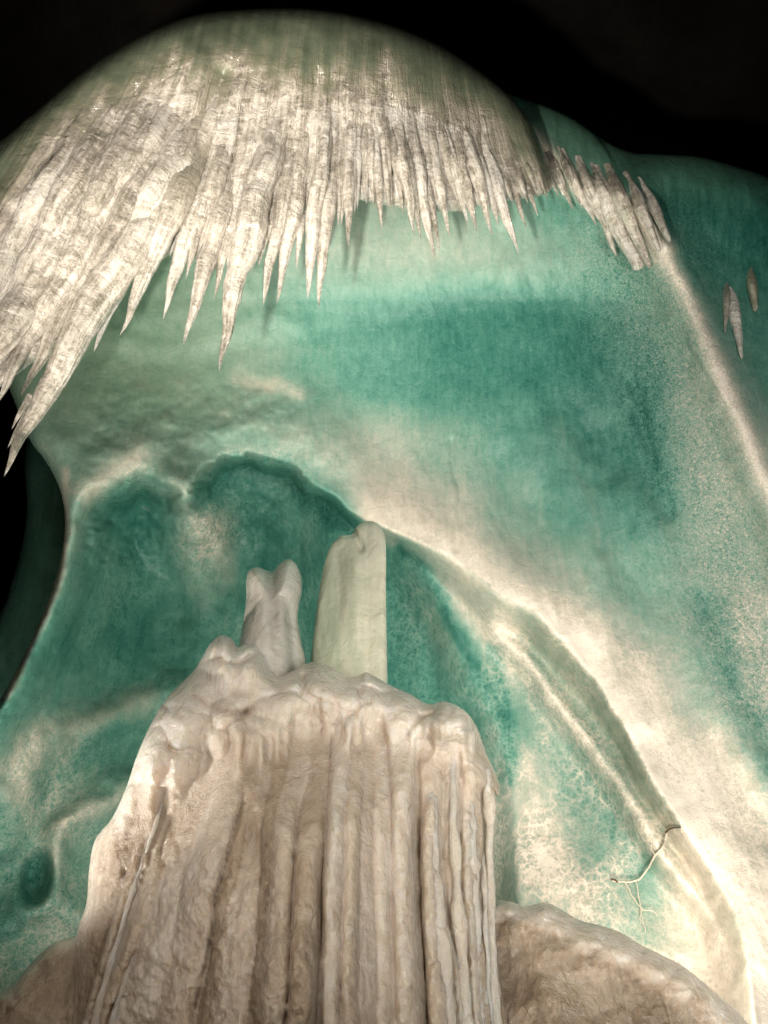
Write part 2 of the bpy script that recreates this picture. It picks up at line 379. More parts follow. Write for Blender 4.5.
def wall_front(X, Y, d):
    wx = X + 9*fbm(X/38, Y/38, 11, 3); wy = Y + 9*fbm(X/38, Y/38, 15, 3)
    sx = X + 2.5*fbm(X/22, Y/22, 31, 3); sy = Y + 2.5*fbm(X/22, Y/22, 35, 3)
    R = interp(Y, [0, 300, 600, 1024, 1700], [11.6, 11.2, 10.2, 8.6, 8.3])
    R = R - .6*np.exp(-((X-560)/260)**2)*sstep(100, 500, Y)
    # hollow under the arch
    h, _, _ = sdist(sx, sy, smooth(HOLLOW, 4)); h = h + 6*fbm(X/14, Y/12, 37, 3)*sstep(340, 290, X)*sstep(600, 540, Y)*sstep(70, 100, X)
    wid = interp(X, [110, 185, 300, 330], [46, 22, 16, 13]) + sstep(390, 460, X)*20 - sstep(540, 620, X)*11
    R = R + interp(X, [60, 180, 300, 420, 600, 760], [.9, 1.7, 1.8, .85, .50, .46])*sstep(0, 1, h/wid)
    R = R - interp(X, [380, 470], [.42, .26])*np.exp(-(np.minimum(h, 0)/55)**2)*np.where(h < 0, 1, sstep(1, 0, h/wid))
    dp, _, _ = sdist(sx, sy, smooth(DEEP, 4))
    R = R + .9*sstep(0, 45, dp)*sstep(330, 400, X) + .9*sstep(380, 250, X)*sstep(20, 90, h)
    bd, _, _ = sdist(sx, sy, smooth(BAND, 4))
    R = R + .38*sstep(0, 26, bd)*sstep(440, 520, X) - .12*np.exp(-(bd/10)**2)*sstep(440, 500, X)
    # bowls and ribs of the hollow
    g, s, _ = stroke(wx, wy, [(186, 480), (192, 530), (205, 600), (200, 680), (170, 800)], 26); R = R - .45*g
    g, s, _ = stroke(wx, wy, [(420, 560), (440, 620), (455, 690)], 16); R = R - .12*g
    g, s, _ = stroke(wx, wy, [(562, 640), (600, 700), (640, 770), (675, 840)], 14); R = R - .05*g
    # folds above the arch
    g, s, _ = stroke(wx, wy, [(40, 600), (75, 500), (150, 440), (260, 425), (330, 450)], 24); R = R - .13*g
    g, s, _ = stroke(wx, wy, [(60, 440), (140, 395), (240, 378), (330, 415)], 26); R = R - .06*g
    g, s, _ = stroke(wx, wy, [(110, 340), (180, 345), (260, 325), (300, 320)], 14); R = R - .05*g
    # shelf under the icicles
    dd, _, _, t, s = near(sx, sy, smooth([(60, 330), (190, 322), (260, 306), (350, 298), (420, 289), (480, 282), (520, 274), (590, 265), (640, 276), (680, 330)], 4, False))
    R = R - .13*sstep(-34, 16, -dd*s)*sstep(760, 640, X)*sstep(120, 240, Y)*1.0
    g, s, _ = stroke(wx, wy, [(487, 282), (492, 262), (502, 235)], 6); R = R + .03*g
    # vertical creases of the main face
    for L, w, a in (([(455, 440), (458, 500), (453, 548)], 4, .05), ([(560, 440), (590, 540), (610, 640), (640, 720)], 18, -.10), ([(500, 470), (560, 560), (620, 660), (690, 790)], 30, .08),
                    ([(628, 500), (665, 590), (700, 680), (768, 780)], 22, -.14), ([(600, 430), (640, 560), (700, 700), (768, 830)], 22, .10)):
        g, s, _ = stroke(wx, wy, L, w); R = R + a*g
    # scoop and frost crest of the right side
    g, s, _ = stroke(wx, wy, [(640, 392), (646, 420), (655, 460), (668, 510)], 13); R = R + .10*g*sstep(-14, 8, s)
    CR = [(628, 190), (645, 220), (662, 250), (690, 300), (715, 360), (735, 410), (760, 470), (790, 540), (860, 700), (960, 950)]
    g, s, _ = stroke(sx, sy, CR, 26); R = R - .38*g
    R = R + 2.2*(1-np.exp(-(np.clip(-s, 0, 400)/260)**1.4))*sstep(760, 380, Y)
    g, s, _ = stroke(sx, sy, [(530, 130), (552, 156), (580, 178), (610, 192), (640, 211), (664, 246)], 13); R = R - .26*g*(s < 400)
    # lower left relief
    g, s, _ = stroke(wx, wy, [(170, 690), (120, 715), (60, 735), (25, 775), (15, 840)], 20); R = R - .28*g
    g, s, _ = stroke(wx, wy, [(150, 780), (100, 800), (58, 840), (52, 890), (30, 905)], 16); R = R - .28*g
    pit = np.exp(-(((X-36-(Y-880)*-.15)/15)**2+((Y-880)/27)**2)**2); R = R + .35*pit
    g, s, _ = stroke(wx, wy, [(0, 930), (60, 905), (100, 930)], 18); R = R - .2*g
    # noise relief
    R = R + .14*fbm(X/120, Y/150, 3, 2) + .022*fbm(X/26, Y/34, 9, 3)
    u = X*.9 - Y*.45
    R = R + .012*fbm(u/11, Y/120+X/160, 21, 3)*sstep(300, 420, X)
    R = R + .02*fbm(X/7, Y/60, 23, 3)*sstep(340, 240, Y)
    # frost, with part of the light and shade painted in
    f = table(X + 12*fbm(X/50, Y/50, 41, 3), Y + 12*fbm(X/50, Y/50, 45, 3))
    def mix(f, L, w, v, s=1.0, ws=True):
        g, sd, _ = stroke(wx if ws else sx, wy if ws else sy, L, w); g = g*s
        return f*(1-g)+v*g
    lipo = sstep(330, 390, X)
    f = f + (1-f)*.75*np.exp(-(np.clip(-h, 0, 999)/38)**1.3)*lipo*(h <= 0)  # lamp highlight along the lip put into the colour, together with rime
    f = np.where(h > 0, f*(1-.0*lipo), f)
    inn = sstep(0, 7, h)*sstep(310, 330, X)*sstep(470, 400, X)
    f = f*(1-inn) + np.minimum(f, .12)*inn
    f = mix(f, [(384, 534), (420, 555), (450, 585), (490, 632), (530, 662)], 12, .72, .8)
    f = mix(f, [(399, 548), (425, 572), (447, 604), (462, 640), (480, 680), (500, 720), (510, 760)], 9, .04, .8)
    f = mix(f, RIDGE2[2:], 7, .86, .8, False)
    # olive clear ice band between both ridges
    bandm = sstep(0, 8, h)*sstep(4, -6, bd)*sstep(500, 530, X)
    bm = bandm*sstep(860, 760, Y)*.75; f = f*(1-bm) + (.40-.12*sstep(560, 640, X)*sstep(800, 720, Y))*bm
    f = mix(f, [(524, 770), (545, 840), (575, 905)], 24, .78, .7)
    f = mix(f, [(590, 780), (625, 840), (650, 890)], 18, .25, .5)
    f = mix(f, [(490, 650), (505, 720), (510, 780)], 9, .10, .7)
    f = mix(f, [(640, 392), (650, 440), (668, 510)], 11, .08, .7)
    f = mix(f, [(640, 240), (662, 256), (690, 305), (715, 362), (735, 412), (760, 472), (790, 540), (860, 700), (960, 950)], 10, 1.0, .95, False)  # bright crest: rime plus a painted highlight
    f = mix(f, [(534, 140), (552, 162), (580, 184), (610, 198), (638, 218), (662, 250)], 13, .95, .9, False)  # lit edge above the fringe painted pale
    f = mix(f, [(660, 280), (690, 350), (720, 430), (760, 540), (800, 640)], 22, .5, .6)
    f = mix(f, [(560, 430), (590, 500), (610, 590)], 10, .38, .5)
    f = mix(f, [(700, 600), (735, 680), (775, 770)], 16, .10, .6)
    f = mix(f, [(66, 470), (64, 520), (63, 556), (50, 600), (30, 645), (5, 695)], 5, .72, .8, False)
    f = mix(f, [(85, 492), (110, 474), (140, 455)], 13, .74, .8)
    f = mix(f, [(120, 500), (150, 500), (130, 560)], 14, .08, .6)
    f = mix(f, [(186, 485), (205, 520), (225, 580)], 15, .52, .8)
    f = mix(f, [(205, 470), (240, 452), (280, 458)], 6, .62, .7)
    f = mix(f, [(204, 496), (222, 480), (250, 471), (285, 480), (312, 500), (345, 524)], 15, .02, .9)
    f = mix(f, [(240, 375), (280, 385), (300, 395)], 9, .74, .7)
    f = mix(f, [(420, 600), (440, 650), (455, 690)], 8, .30, .6)
    f = mix(f, [(150, 696), (90, 722), (40, 738), (15, 790)], 14, .60, .85)
    f = mix(f, [(130, 730), (90, 745), (40, 790)], 11, .14, .7)
    f = mix(f, [(140, 785), (95, 806), (60, 835), (55, 870)], 9, .62, .8)
    f = f*(1-.9*pit)+.02*pit
    # ledge brightening just under the icicles
    top = sstep(340, 250, Y)*sstep(0, 200, X)
    web = .25 + .75*sstep(430, 520, X)*sstep(560, 640, Y) + .3*sstep(260, 420, h*1.0+300)*(h > 0)*.5
    web = web*sstep(300, 420, Y)
    web = np.maximum(web, .9*np.exp(-(((X-212)/42)**2+((Y-530)/55)**2)))
    web = np.maximum(web, .8*sstep(700, 760, Y)*sstep(150, 60, X))
    web = np.maximum(web, .8*np.exp(-(((X-420)/40)**2+((Y-600)/70)**2)))
    web = web*interp(X*.6-Y*.5, [-60, 40], [1, .55])
    spk = .10 + .75*np.exp(-(stroke(X, Y, [(640, 260), (680, 370), (710, 470), (740, 580), (768, 680)], 42)[1]/60)**2)
    spk = np.maximum(spk, .55*np.exp(-(near(X, Y, np.array([(530, 650), (580, 725), (620, 790)]))[0]/14)**2))
    spk = np.maximum(spk, .6*np.exp(-(((X-215)/45)**2+((Y-520)/50)**2))); spk = np.maximum(spk, .45*np.exp(-(np.minimum(h-8, 0)**2+np.maximum(h-8, 0)**2)/22**2)*sstep(340, 300, X)*sstep(640, 520, Y)); spk = np.maximum(spk, .3*sstep(500, 540, X)*sstep(640, 720, Y))
    spk = np.maximum(spk, .5*sstep(680, 740, Y)*sstep(170, 60, X))
    olive_shade = .26*bandm*(1-.3*np.exp(-(bd/9)**2)) + .42*sstep(470, 380, Y)*sstep(330, 160, X) + .35*sstep(200, 130, Y)*sstep(640, 560, X)*0+.3*sstep(230, 140, Y)*sstep(500, 540, X)  # olive ice tint in the band; dimmer light painted at upper left and shoulder
    return R, dict(frost=f, web=web, sparkle=spk, olive_shade=olive_shade)

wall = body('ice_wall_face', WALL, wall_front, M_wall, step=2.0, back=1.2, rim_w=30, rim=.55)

# ------------------------------------------------------------------ dark column at the left edge
FIN = [(34, 415), (27, 440), (25, 470), (27, 505), (22, 545), (10, 588), (0, 613), (-30, 668), (-80, 760), (-200, 950), (-480, 1700), (-100, 1720), (40, 1000), (76, 700), (84, 520), (70, 430)]
def fin_front(X, Y, d):
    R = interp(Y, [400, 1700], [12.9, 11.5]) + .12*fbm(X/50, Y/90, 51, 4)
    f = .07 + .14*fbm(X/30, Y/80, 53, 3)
    return R, dict(frost=f, web=.1, sparkle=.05, olive_shade=.25)
fin = body('ice_column', FIN, fin_front, M_wall, step=3, back=1.0, rim_w=30, rim=.7)
tag(fin, 'dark green ice column in shade at the left edge beside the black gap', 'ice column')

# ------------------------------------------------------------------ dome with icicles
DOME = [(-260, 420), (-180, 300), (-90, 215), (0, 141), (35, 112), (80, 74), (120, 47), (160, 27), (200, 14), (250, 9), (300, 8), (350, 14), (400, 28), (445, 48), (485, 75), (512, 98), (530, 122), (543, 150),
        (552, 185), (540, 196), (500, 202), (450, 212), (400, 208), (350, 200), (300, 214), (255, 232), (215, 236), (190, 240), (160, 262), (135, 272), (110, 290), (85, 305), (55, 345), (20, 372), (-40, 420), (-120, 500), (-240, 560)]
def fanq(X, Y):
    """coordinate that is constant along the way water ran down the dome"""
    k = interp(X, [-200, 0, 120, 220, 330, 430, 520, 560], [.85, .68, .56, .28, .08, -.10, -.32, -.4])
    return X + k*(Y-140)
DR = lambda X, Y: (interp(Y, [0, 60, 140, 240, 400, 560], [8.9, 8.75, 8.5, 8.2, 7.7, 7.3]) + .0012*np.abs(X-200) + .9*sstep(330, 560, X))
CROWN = smooth(DOME[:19], 4, False)
def rim_dome(X, Y):
    d = near(X, Y, CROWN)[0]; t = 1-np.clip(d/64, 0, 1); return .42*(1-np.sqrt(np.maximum(1-t*t, 0)))
def dome_front(X, Y, d):
    q = fanq(X, Y) + 6*fbm(X/60, Y/90, 61, 2)
    fade = sstep(20, 130, Y - interp(X, [0, 300, 520], [110, 15, 90]))
    R = DR(X, Y)
    fl = np.abs(np.sin(q/15*math.pi/2 + 2*vn(q/40, 0*q, 5)))
    R = R - .09*fade*fl - .08*fade*np.abs(vn(q/6, Y/200, 8))*2 + .10*fbm(X/70, Y/80, 64, 4) - .02*fbm(X/8, Y/12, 68, 2)*fade
    bdy = Y - interp(X, [-100, 0, 100, 200, 300, 400, 460, 500, 540, 560], [225, 140, 62, 26, 20, 32, 62, 90, 135, 150])
    f = .16 + .62*sstep(-10, 95, bdy + 30*fbm(X/30, Y/30, 71, 4) + 22*fbm(q/9, Y/200, 73, 2))
    f = f + .1*fbm(q/8, Y/60, 75, 3)
    # clear recess between the left curtain and the middle rows
    g, s, _ = stroke(X, Y, [(222, 75), (205, 115), (190, 170), (172, 230)], 9); f = f*(1-.35*g); R = R + .12*g
    R = R + rim_dome(X, Y)
    return R, dict(frost=f, fx=q*.0108, fy=0*q, fz=Y*.0108)
dome = body('ice_dome_surface', DOME, dome_front, M_dome, step=2.0, box=(-60, 600, 0, 480), back=1.6, rim_w=14, rim=.22)
T_dome = thing('ice_dome', 'huge rounded ice dome at the top, dark green crown, fringed with long cream icicles', 'ice formation', tuple(pt(260, 120, 9.6)))
settle(dome, T_dome); dome.name = 'dome_surface'

def R_dome(x, y):
    x = x[None, :]; y = y[None, :]
    return np.minimum(dome_front(x, y, 0*x)[0], DR(x, y) + rim_dome(x, y) + .25)[0]
def R_wall(x, y):
    x = x[None, :]; y = y[None, :]
    t = 1-np.clip(sdist(x, y, smooth(WALL, 5))[0]/30, 0, 1)
    return (wall_front(x, y, 0*x+50)[0] + .55*(1-np.sqrt(np.maximum(1-t*t, 0))))[0]
def icicle(tip, L, w, k0, k1, parent, Rof, seed, mat=M_dome, inset=.0, blunt=0, sq=.9, name='icicle', frost=.74, lift=0.0):
    """tip in picture position, L its length, w its width near the top; leans by k0 (tip) to k1 (top)"""
    if Rof is R_wall and tip[0] < 700: L *= 1.22
    f0 = lambda L: (tip[0]+L*(k0+(k1-k0)/2), tip[1]-L)
    while Rof is R_dome and L > 40:
        xx, yy = f0(L); dd = near(np.array([xx]), np.array([yy]), CROWN)[0][0]
        if dd > interp(xx, [120, 200, 400, 470], [36, 75, 80, 50]) and inside(np.array([xx]), np.array([yy]), np.array(DOME))[0]: break
        L -= 6
    n = max(12, int(L/2.4)); t = np.linspace(0, 1, n)        # 0 tip, 1 top
    y = tip[1]-L*t; x = tip[0] + L*(k0*t + (k1-k0)*t*t/2) + w*.16*fbm(t*L/45+seed, 0*t, seed, 2)
    hw = w/2*(blunt + (1-blunt)*np.minimum(1, (t*L/(w*5.0)))**.80)
    hw = hw*(1+.12*fbm(t*L/24+seed*3.3, 0*t, seed+5, 3)); hw[0] = min(hw[0], .35)
    if Rof is R_wall: hw = hw*(1-.62*sstep(.55, 1, t))
    R0 = Rof(x, y)
    ker = np.ones(9)/9; R0 = np.convolve(np.pad(R0, 4, mode='edge'), ker, 'valid')
    rad = hw*R0/F
    R = R0 - rad*.55 - inset*.35 - lift*(1-t) + (rad*1.75+.03+inset*.35)*sstep(.5, 1, t)
    path = P(x, y, R)
    V, Fq = tube(path, rad, 14, seed, .08 if tip[0] < 150 else .15, sq, 8.0)
    fr = np.full(len(x), frost) + .14*(_h(np.array(float(seed)), np.array(1.), 3)-.5)
    if Rof is R_dome:
        fd = dome_front(x[None, :], y[None, :], 0*x[None, :])[1]['frost'][0]; k = sstep(.2, .7, t); fr = fr*(1-k)+np.minimum(fr, fd)*k
    fr = np.repeat(fr, 14)
    o = mesh_obj(name, V, Fq, mat, attrs={'frost': fr, 'fx': tube.flow[0].ravel(), 'fy': tube.flow[1].ravel(), 'fz': tube.flow[2].ravel()}); settle(o, parent); return o
def k_at(x): return float(interp(x, [-120, 0, 90, 160, 220, 270, 330, 400, 440, 490, 530, 560, 620, 680], [.55, .48, .42, .30, .22, .17, .06, -.12, -.2, -.28, -.32, -.4, -.35, -.5]))
TIPS = [  # tip x, tip y, length, width, inset
 (4, 477, 330, 30, .25), (7, 448, 70, 9, -.1), (12, 430, 80, 10, -.1), (-2, 404, 230, 30, .15), (-14, 372, 230, 30, .1), (-40, 420, 250, 30, .1), (-70, 460, 250, 32, .1),
 (76, 351, 230, 24, .15), (91, 352, 250, 20, .1), (121, 336, 235, 26, .2), (121, 292, 60, 10, .1), (60, 352, 220, 26, .0), (36, 378, 230, 26, -.05), (22, 396, 240, 26, .05),
 (106, 310, 210, 24, .05), (136, 280, 190, 24, .1), (150, 258, 160, 22, .1), (158, 236, 140, 18, .05), (-8, 330, 200, 28, .15), (-30, 330, 200, 28, .1), (10, 340, 240, 24, .2), (45, 300, 220, 22, .2), (80, 270, 190, 20, .2), (115, 235, 160, 20, .15),
 (162, 320, 150, 16, .1), (182, 346, 170, 17, .15), (216, 371, 240, 28, .3), (214, 299, 110, 12, -.1), (224, 290, 110, 12, .0), (196, 262, 110, 16, .0),
 (262, 306, 150, 15, .1), (278, 304, 160, 17, .15), (296, 269, 60, 7, .1), (307, 300, 170, 15, .1), (319, 308, 160, 13, .15), (238, 262, 120, 16, .05), (250, 250, 130, 16, .05), (288, 250, 120, 14, 0), (330, 246, 110, 12, 0),
 (349, 248, 130, 11, .1), (357, 210, 80, 10, .1), (342, 226, 90, 10, 0), (367, 205, 80, 12, .05), (382, 229, 110, 10, .1), (375, 208, 80, 11, 0), (392, 208, 80, 11, 0), (403, 214, 90, 12, .05),
 (415, 236, 110, 17, .12), (421, 240, 100, 10, .1), (436, 262, 120, 17, .2), (441, 252, 80, 9, .15), (451, 238, 80, 10, .1), (428, 232, 90, 14, .05), (462, 214, 90, 12, .05),
 (478, 232, 110, 17, .15), (468, 226, 90, 14, .1), (493, 236, 110, 16, .15), (506, 220, 90, 15, .1), (518, 254, 115, 17, .2), (500, 228, 80, 10, .1), (527, 229, 75, 8, .1), (538, 217, 90, 10, .15), (536, 193, 60, 9, .1), (547, 200, 50, 8, .0), (512, 205, 80, 14, .05)]
rt = random.Random(12)
TIPS += [(x+rt.uniform(-6, 6), float(interp(x, [160, 220, 300, 360, 420, 480, 520], [285, 300, 275, 228, 230, 222, 215]))-rt.uniform(0, 45), rt.uniform(60, 120), rt.uniform(5, 9), rt.uniform(-.05, .2)) for x in range(170, 535, 17)]
sd = 100
for (x, y, L, w, ins) in TIPS:
    sd += 1; k = k_at(x); kk = k*(1.45 if x < 150 else 1.2)
    icicle((x, y), L*1.18, w, k, kk, T_dome, R_dome, sd, inset=ins)

# ------------------------------------------------------------------ wall thing with its fringe
T_wall = thing('ice_wall', 'vast teal green ice wall with a cream frosted ridge sweeping over a deep arched hollow behind the mound', 'ice wall', tuple(pt(560, 1500, 8.4)))
settle(wall, T_wall); wall.name = 'wall_face'
WR = lambda X, Y: interp(Y, [120, 300], [10.7, 10.3]) + 0*X
for (x, y, L, w, k, bl) in [(552, 186, 42, 14, -.45, .2), (560, 197, 48, 13, -.45, 0), (573, 211, 54, 15, -.45, 0), (583, 209, 50, 13, -.42, 0), (595, 226, 62, 16, -.42, 0), (605, 226, 56, 14, -.42, .1), (617, 256, 80, 17, -.38, .1), (612, 242, 68, 16, -.40, .1),
                            (627, 250, 70, 15, -.4, .1), (638, 270, 84, 18, -.40, .6), (651, 269, 85, 13, -.40, .2), (645, 256, 74, 15, -.42, .2), (660, 252, 65, 13, -.42, .2), (671, 242, 52, 11, -.5, .3), (567, 196, 40, 14, -.45, .2)]:
    sd += 1; icicle((x, y), L, w, k, k*1.1, T_wall, R_wall, sd, inset=.1, blunt=bl, lift=.28, frost=.68)
icicle((741, 359), 78, 18, -.05, -.35, T_wall, R_wall, 301, inset=.2, blunt=.1, frost=.9)
icicle((726, 335), 60, 9, .05, -.1, T_wall, R_wall, 302, inset=.1, frost=.7)
icicle((757, 312), 50, 13, -.1, -.2, T_wall, R_wall, 303, inset=.1, blunt=.3, frost=.45)

# ------------------------------------------------------------------ front mound
MOUND = [(40, 1700), (66, 1100), (72, 1010), (75, 940), (86, 905), (89, 870), (95, 840), (112, 818), (126, 788), (137, 755), (150, 726), (164, 702), (180, 684), (195, 669), (205, 652), (212, 641), (221, 635), (231, 638), (238, 647), (246, 643), (256, 645), (263, 656), (270, 670),
         (280, 677), (292, 671), (304, 664), (318, 662), (332, 667), (345, 675), (356, 676), (366, 672), (375, 676), (390, 685), (410, 694), (428, 704), (442, 701), (454, 704), (461, 708), (470, 716), (479, 732), (486, 752), (496, 774), (500, 788), (498, 797), (492, 794), (491, 815),
         (493, 900), (497, 950), (508, 1024), (530, 1200), (580, 1700)]
QY = np.array([700., 750, 1020, 1700])
QX = np.array([[165, 215, 272, 330, 385, 436, 480], [140, 215, 275, 332, 385, 440, 492], [72, 115, 245, 320, 390, 455, 508], [40, 70, 180, 280, 400, 500, 580]], float)
def qcol(X, Y):
    yy = np.clip(Y, 700, 1699); j = np.clip(np.searchsorted(QY, yy, side='right')-1, 0, 2); v = (yy-QY[j])/(QY[j+1]-QY[j])
    q = np.zeros(X.shape)
    A = [QX[j, i]*(1-v)+QX[j+1, i]*v for i in range(7)]
    for i in range(6):
        t = (X-A[i])/(A[i+1]-A[i]); q = np.where(t > 0, i+np.minimum(t, 1), q)
    q = np.where(X < A[0], (X-A[0])/60, q); q = np.where(X > A[6], 6+(X-A[6])/50, q)
    return q
RC = np.random.default_rng(9)
COLS = []
qq = .35
while qq < 6.3:
    w = RC.choice([RC.uniform(.06, .12), RC.uniform(.13, .26)]); COLS.append((qq, w, RC.uniform(.4, 1.0), RC.uniform(725, 800) if qq > 2 else RC.uniform(760, 860), RC.integers(1, 99))); qq += w*RC.uniform(1.0, 1.7)
def mound_front(X, Y, d):
    q = qcol(X, Y) + .07*fbm(X/60, Y/110, 81, 2) + .02*fbm(X/25, Y/35, 82, 2)
    Y0 = 4.35 - .55*sstep(0, 200, d) - .10*sstep(650, 720, Y)
    cap = sstep(interp(X, [60, 200, 300, 500], [900, 790, 745, 765]), interp(X, [60, 200, 300, 500], [820, 715, 700, 720]), Y + 26*fbm(X/22, 0*X, 83, 3))
    best = np.zeros(X.shape); shade = np.zeros(X.shape)
    for (c, w, a, y0, s) in COLS:
        ww = w*(1+.25*vn(Y/90+s, 0*Y, s))
        u = np.clip(1-((q-c)/ww)**2, 0, 1)
        rp = 1+.10*fbm(Y/9+s*3.1, (q-c)*6, s, 3)
        p = a*np.minimum(ww/.2, 1.1)*np.sqrt(u)*sstep(y0-40, y0+90, Y)*rp
        shade = np.where(p > best, (_h(np.array(float(s)), np.array(3.), 5)-.5), shade); best = np.maximum(best, p)
    lump = blobs(X/34+.5*fbm(X/40, Y/40, 87, 2), Y/30+.3*fbm(X/30, Y/30, 89, 2), 3); lump2 = blobs(X/14+.4*fbm(X/20, Y/20, 86, 2), Y/13, 6)
    D = Y0 - .15*np.maximum(best, .12*sstep(740, 800, Y))*(1-cap) - cap*(.08 + .12*lump + .06*lump2*(.25+.75*sstep(380, 440, X))) + .04*fbm(X/50, Y/70, 84, 3) + (.009+.016*sstep(820, 900, Y)*sstep(340, 240, X))*fbm(X/6, Y/9, 88, 3)
    # the two front knobs, the crack and the low boulder
    for (cx, cy, rx, ry, a) in ((221, 655, 17, 24, .16), (252, 662, 15, 22, .13), (285, 690, 26, 20, .08), (320, 690, 26, 24, .10), (366, 694, 20, 18, .08), (452, 722, 24, 20, .10), (478, 765, 20, 26, .10)):
        D = D - a*np.exp(-(((X-cx)/rx)**2+((Y-cy)/ry)**2)**1.5)
    bo = ((X-288)/38)**2+((Y-985)/62)**2
    D = D - .12*sstep(1.25, .2, bo + .25*fbm(X/18, Y/25, 188, 3))
    g, s, _ = stroke(X, Y, [(193, 694), (208, 704), (236, 712), (252, 708)], 4); D = D + .012*g
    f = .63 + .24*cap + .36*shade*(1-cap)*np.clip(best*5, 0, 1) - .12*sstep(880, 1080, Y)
    f = f + .30*np.exp(-(d/16)**2)*sstep(300, 200, X)  # backlit glow of the left edge painted in as paler colour
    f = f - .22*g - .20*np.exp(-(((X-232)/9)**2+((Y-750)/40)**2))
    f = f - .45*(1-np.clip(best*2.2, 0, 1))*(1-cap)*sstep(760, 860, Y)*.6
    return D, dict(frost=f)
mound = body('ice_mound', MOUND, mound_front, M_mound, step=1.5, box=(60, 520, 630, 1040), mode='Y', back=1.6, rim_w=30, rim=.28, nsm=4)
tag(mound, 'cream fluted ice mound in the foreground with a knobbly crest and vertical drip columns', 'ice mound')

# small drip beads at the mound's right shoulder are its parts
def ptube(name, pts, ws, Y, parent, mat, seed=1, bump=.2, seg=10):
    p = smooth(pts, 24 if name == 'drip_column' else 6, False)
    if name == 'drip_column': p[:, 0] += 2.2*fbm(p[:, 1]/45, 0*p[:, 1]+seed, seed, 3)
    w = np.interp(np.linspace(0, 1, len(p)), np.linspace(0, 1, len(ws)), ws)
    y = np.interp(np.linspace(0, 1, len(p)), np.linspace(0, 1, len(Y)), Y)
    if parent is not None and parent.type == 'MESH':
        y = mound_front(p[None, :, 0], p[None, :, 1], np.full((1, len(p)), 60.) if p[0, 0] < 465 else np.full((1, len(p)), 14.))[0][0] + .02
        y = np.convolve(np.pad(y, 6, mode='edge'), np.ones(13)/13, 'valid') + .025 + .07*sstep(.25, 0, np.linspace(0, 1, len(p)))
    path = PY(p[:, 0], p[:, 1], y); dist = np.linalg.norm(path-CAM, axis=1)
    if name == 'drip_column':
        tt = np.linspace(0, 1, len(p)); w = w*(1+.45*fbm(tt*9+seed, 0*tt, seed, 3))
    V, Fq = tube(path, w/2*dist/F, seg, seed, bump, 1, 14); n = len(V)
    o = mesh_obj(name, V, Fq, mat); settle(o, parent) if parent else None
    if True:
        a = o.data.attributes.new('frost', 'FLOAT', 'POINT'); a.data.foreach_set('value', np.full(n, .75, np.float32))
    return o
for i, (pts, ws) in enumerate([([(486, 770), (489, 810), (490, 870), (492, 940), (500, 1060)], [6, 9, 8, 9, 10]), ([(470, 760), (470, 830), (474, 900), (480, 1060)], [8, 13, 12, 13]),
                               ([(430, 752), (431, 830), (440, 930), (452, 1060)], [9, 13, 14, 15]), ([(452, 755), (454, 850), (462, 960), (470, 1060)], [7, 9, 11, 11]),
                               ([(330, 765), (330, 850), (324, 960), (318, 1060)], [8, 12, 12, 12]), ([(283, 790), (270, 870), (256, 960), (246, 1060)], [3, 6, 7, 8]),
                               ([(222, 800), (200, 870), (175, 950), (150, 1060)], [6, 12, 14, 15]), ([(405, 770), (404, 840), (406, 930), (408, 1060)], [7, 8, 7, 8])]):
    ptube('drip_column', pts, ws, [3.80, 3.72, 3.66, 3.62] if 2 <= i else [4.0, 3.98, 3.95, 3.92], mound, M_mound, 40+i, .32)

def q_to_x(q, y):
    j = min(max(int(np.searchsorted(QY, y, side='right'))-1, 0), 2); v = (y-QY[j])/(QY[j+1]-QY[j])
    A = QX[j]*(1-v)+QX[j+1]*v
    return float(np.interp(q, range(7), A))
rq = random.Random(31)
for i, q in enumerate([.5, .95, 1.3, 1.75, 2.1, 2.65, 3.25, 3.7, 4.15, 4.75, 5.15, 5.7]):
    y0 = rq.uniform(760, 860); y1 = rq.choice([1060, 1060, rq.uniform(920, 1010)]); ys = np.linspace(y0, y1, 6)
    ptube('drip_column', [(q_to_x(q, y), y) for y in ys], [2, rq.uniform(3, 6), rq.uniform(4, 8), rq.uniform(4, 9), 5 if y1 == 1060 else 2], [4]*4, mound, M_mound, 70+i, .5)

# ------------------------------------------------------------------ low mounds
LOWR = [(470, 930), (492, 903), (508, 901), (526, 906), (545, 902), (562, 910), (580, 920), (600, 925), (620, 932), (640, 944), (660, 954), (680, 964), (700, 979), (720, 996), (740, 1014), (756, 1034), (800, 1090), (900, 1300), (1000, 1700), (440, 1720), (440, 1200)]
LOWL = [(110, 930), (90, 928), (75, 936), (52, 944), (32, 962), (12, 984), (0, 992), (-40, 1012), (-120, 1050), (-320, 1200), (-600, 1700), (150, 1720), (160, 1200)]
def lowr_front(X, Y, d):
    D = 4.55 - .6*sstep(0, 260, d) + .10*fbm(X/70, Y/60, 91, 4) - .035*blobs(X/26+fbm(X/30, Y/30, 95, 2), Y/17, 12)*sstep(60, 20, d) + .012*fbm(X/9, Y/9, 94, 3)
    f = .34 + .44*sstep(34, 10, d + 16*fbm(X/26, Y/20, 97, 3)) + .12*fbm(X/60, Y/60, 98, 3)
    return D, dict(frost=f)
lowr = body('ice_mound', LOWR, lowr_front, M_mound, step=2, box=(450, 790, 890, 1040), mode='Y', back=1.2, rim_w=22, rim=.22)
tag(lowr, 'low brown glossy ice mound with a crusty cream rim at the bottom right', 'ice mound')
def lowl_front(X, Y, d):
    return 4.5 - .5*sstep(0, 260, d) + .08*fbm(X/50, Y/50, 101, 4) + .01*fbm(X/9, Y/9, 104, 3), dict(frost=.38 + .15*sstep(25, 0, d) + .12*fbm(X/40, Y/40, 105, 3))
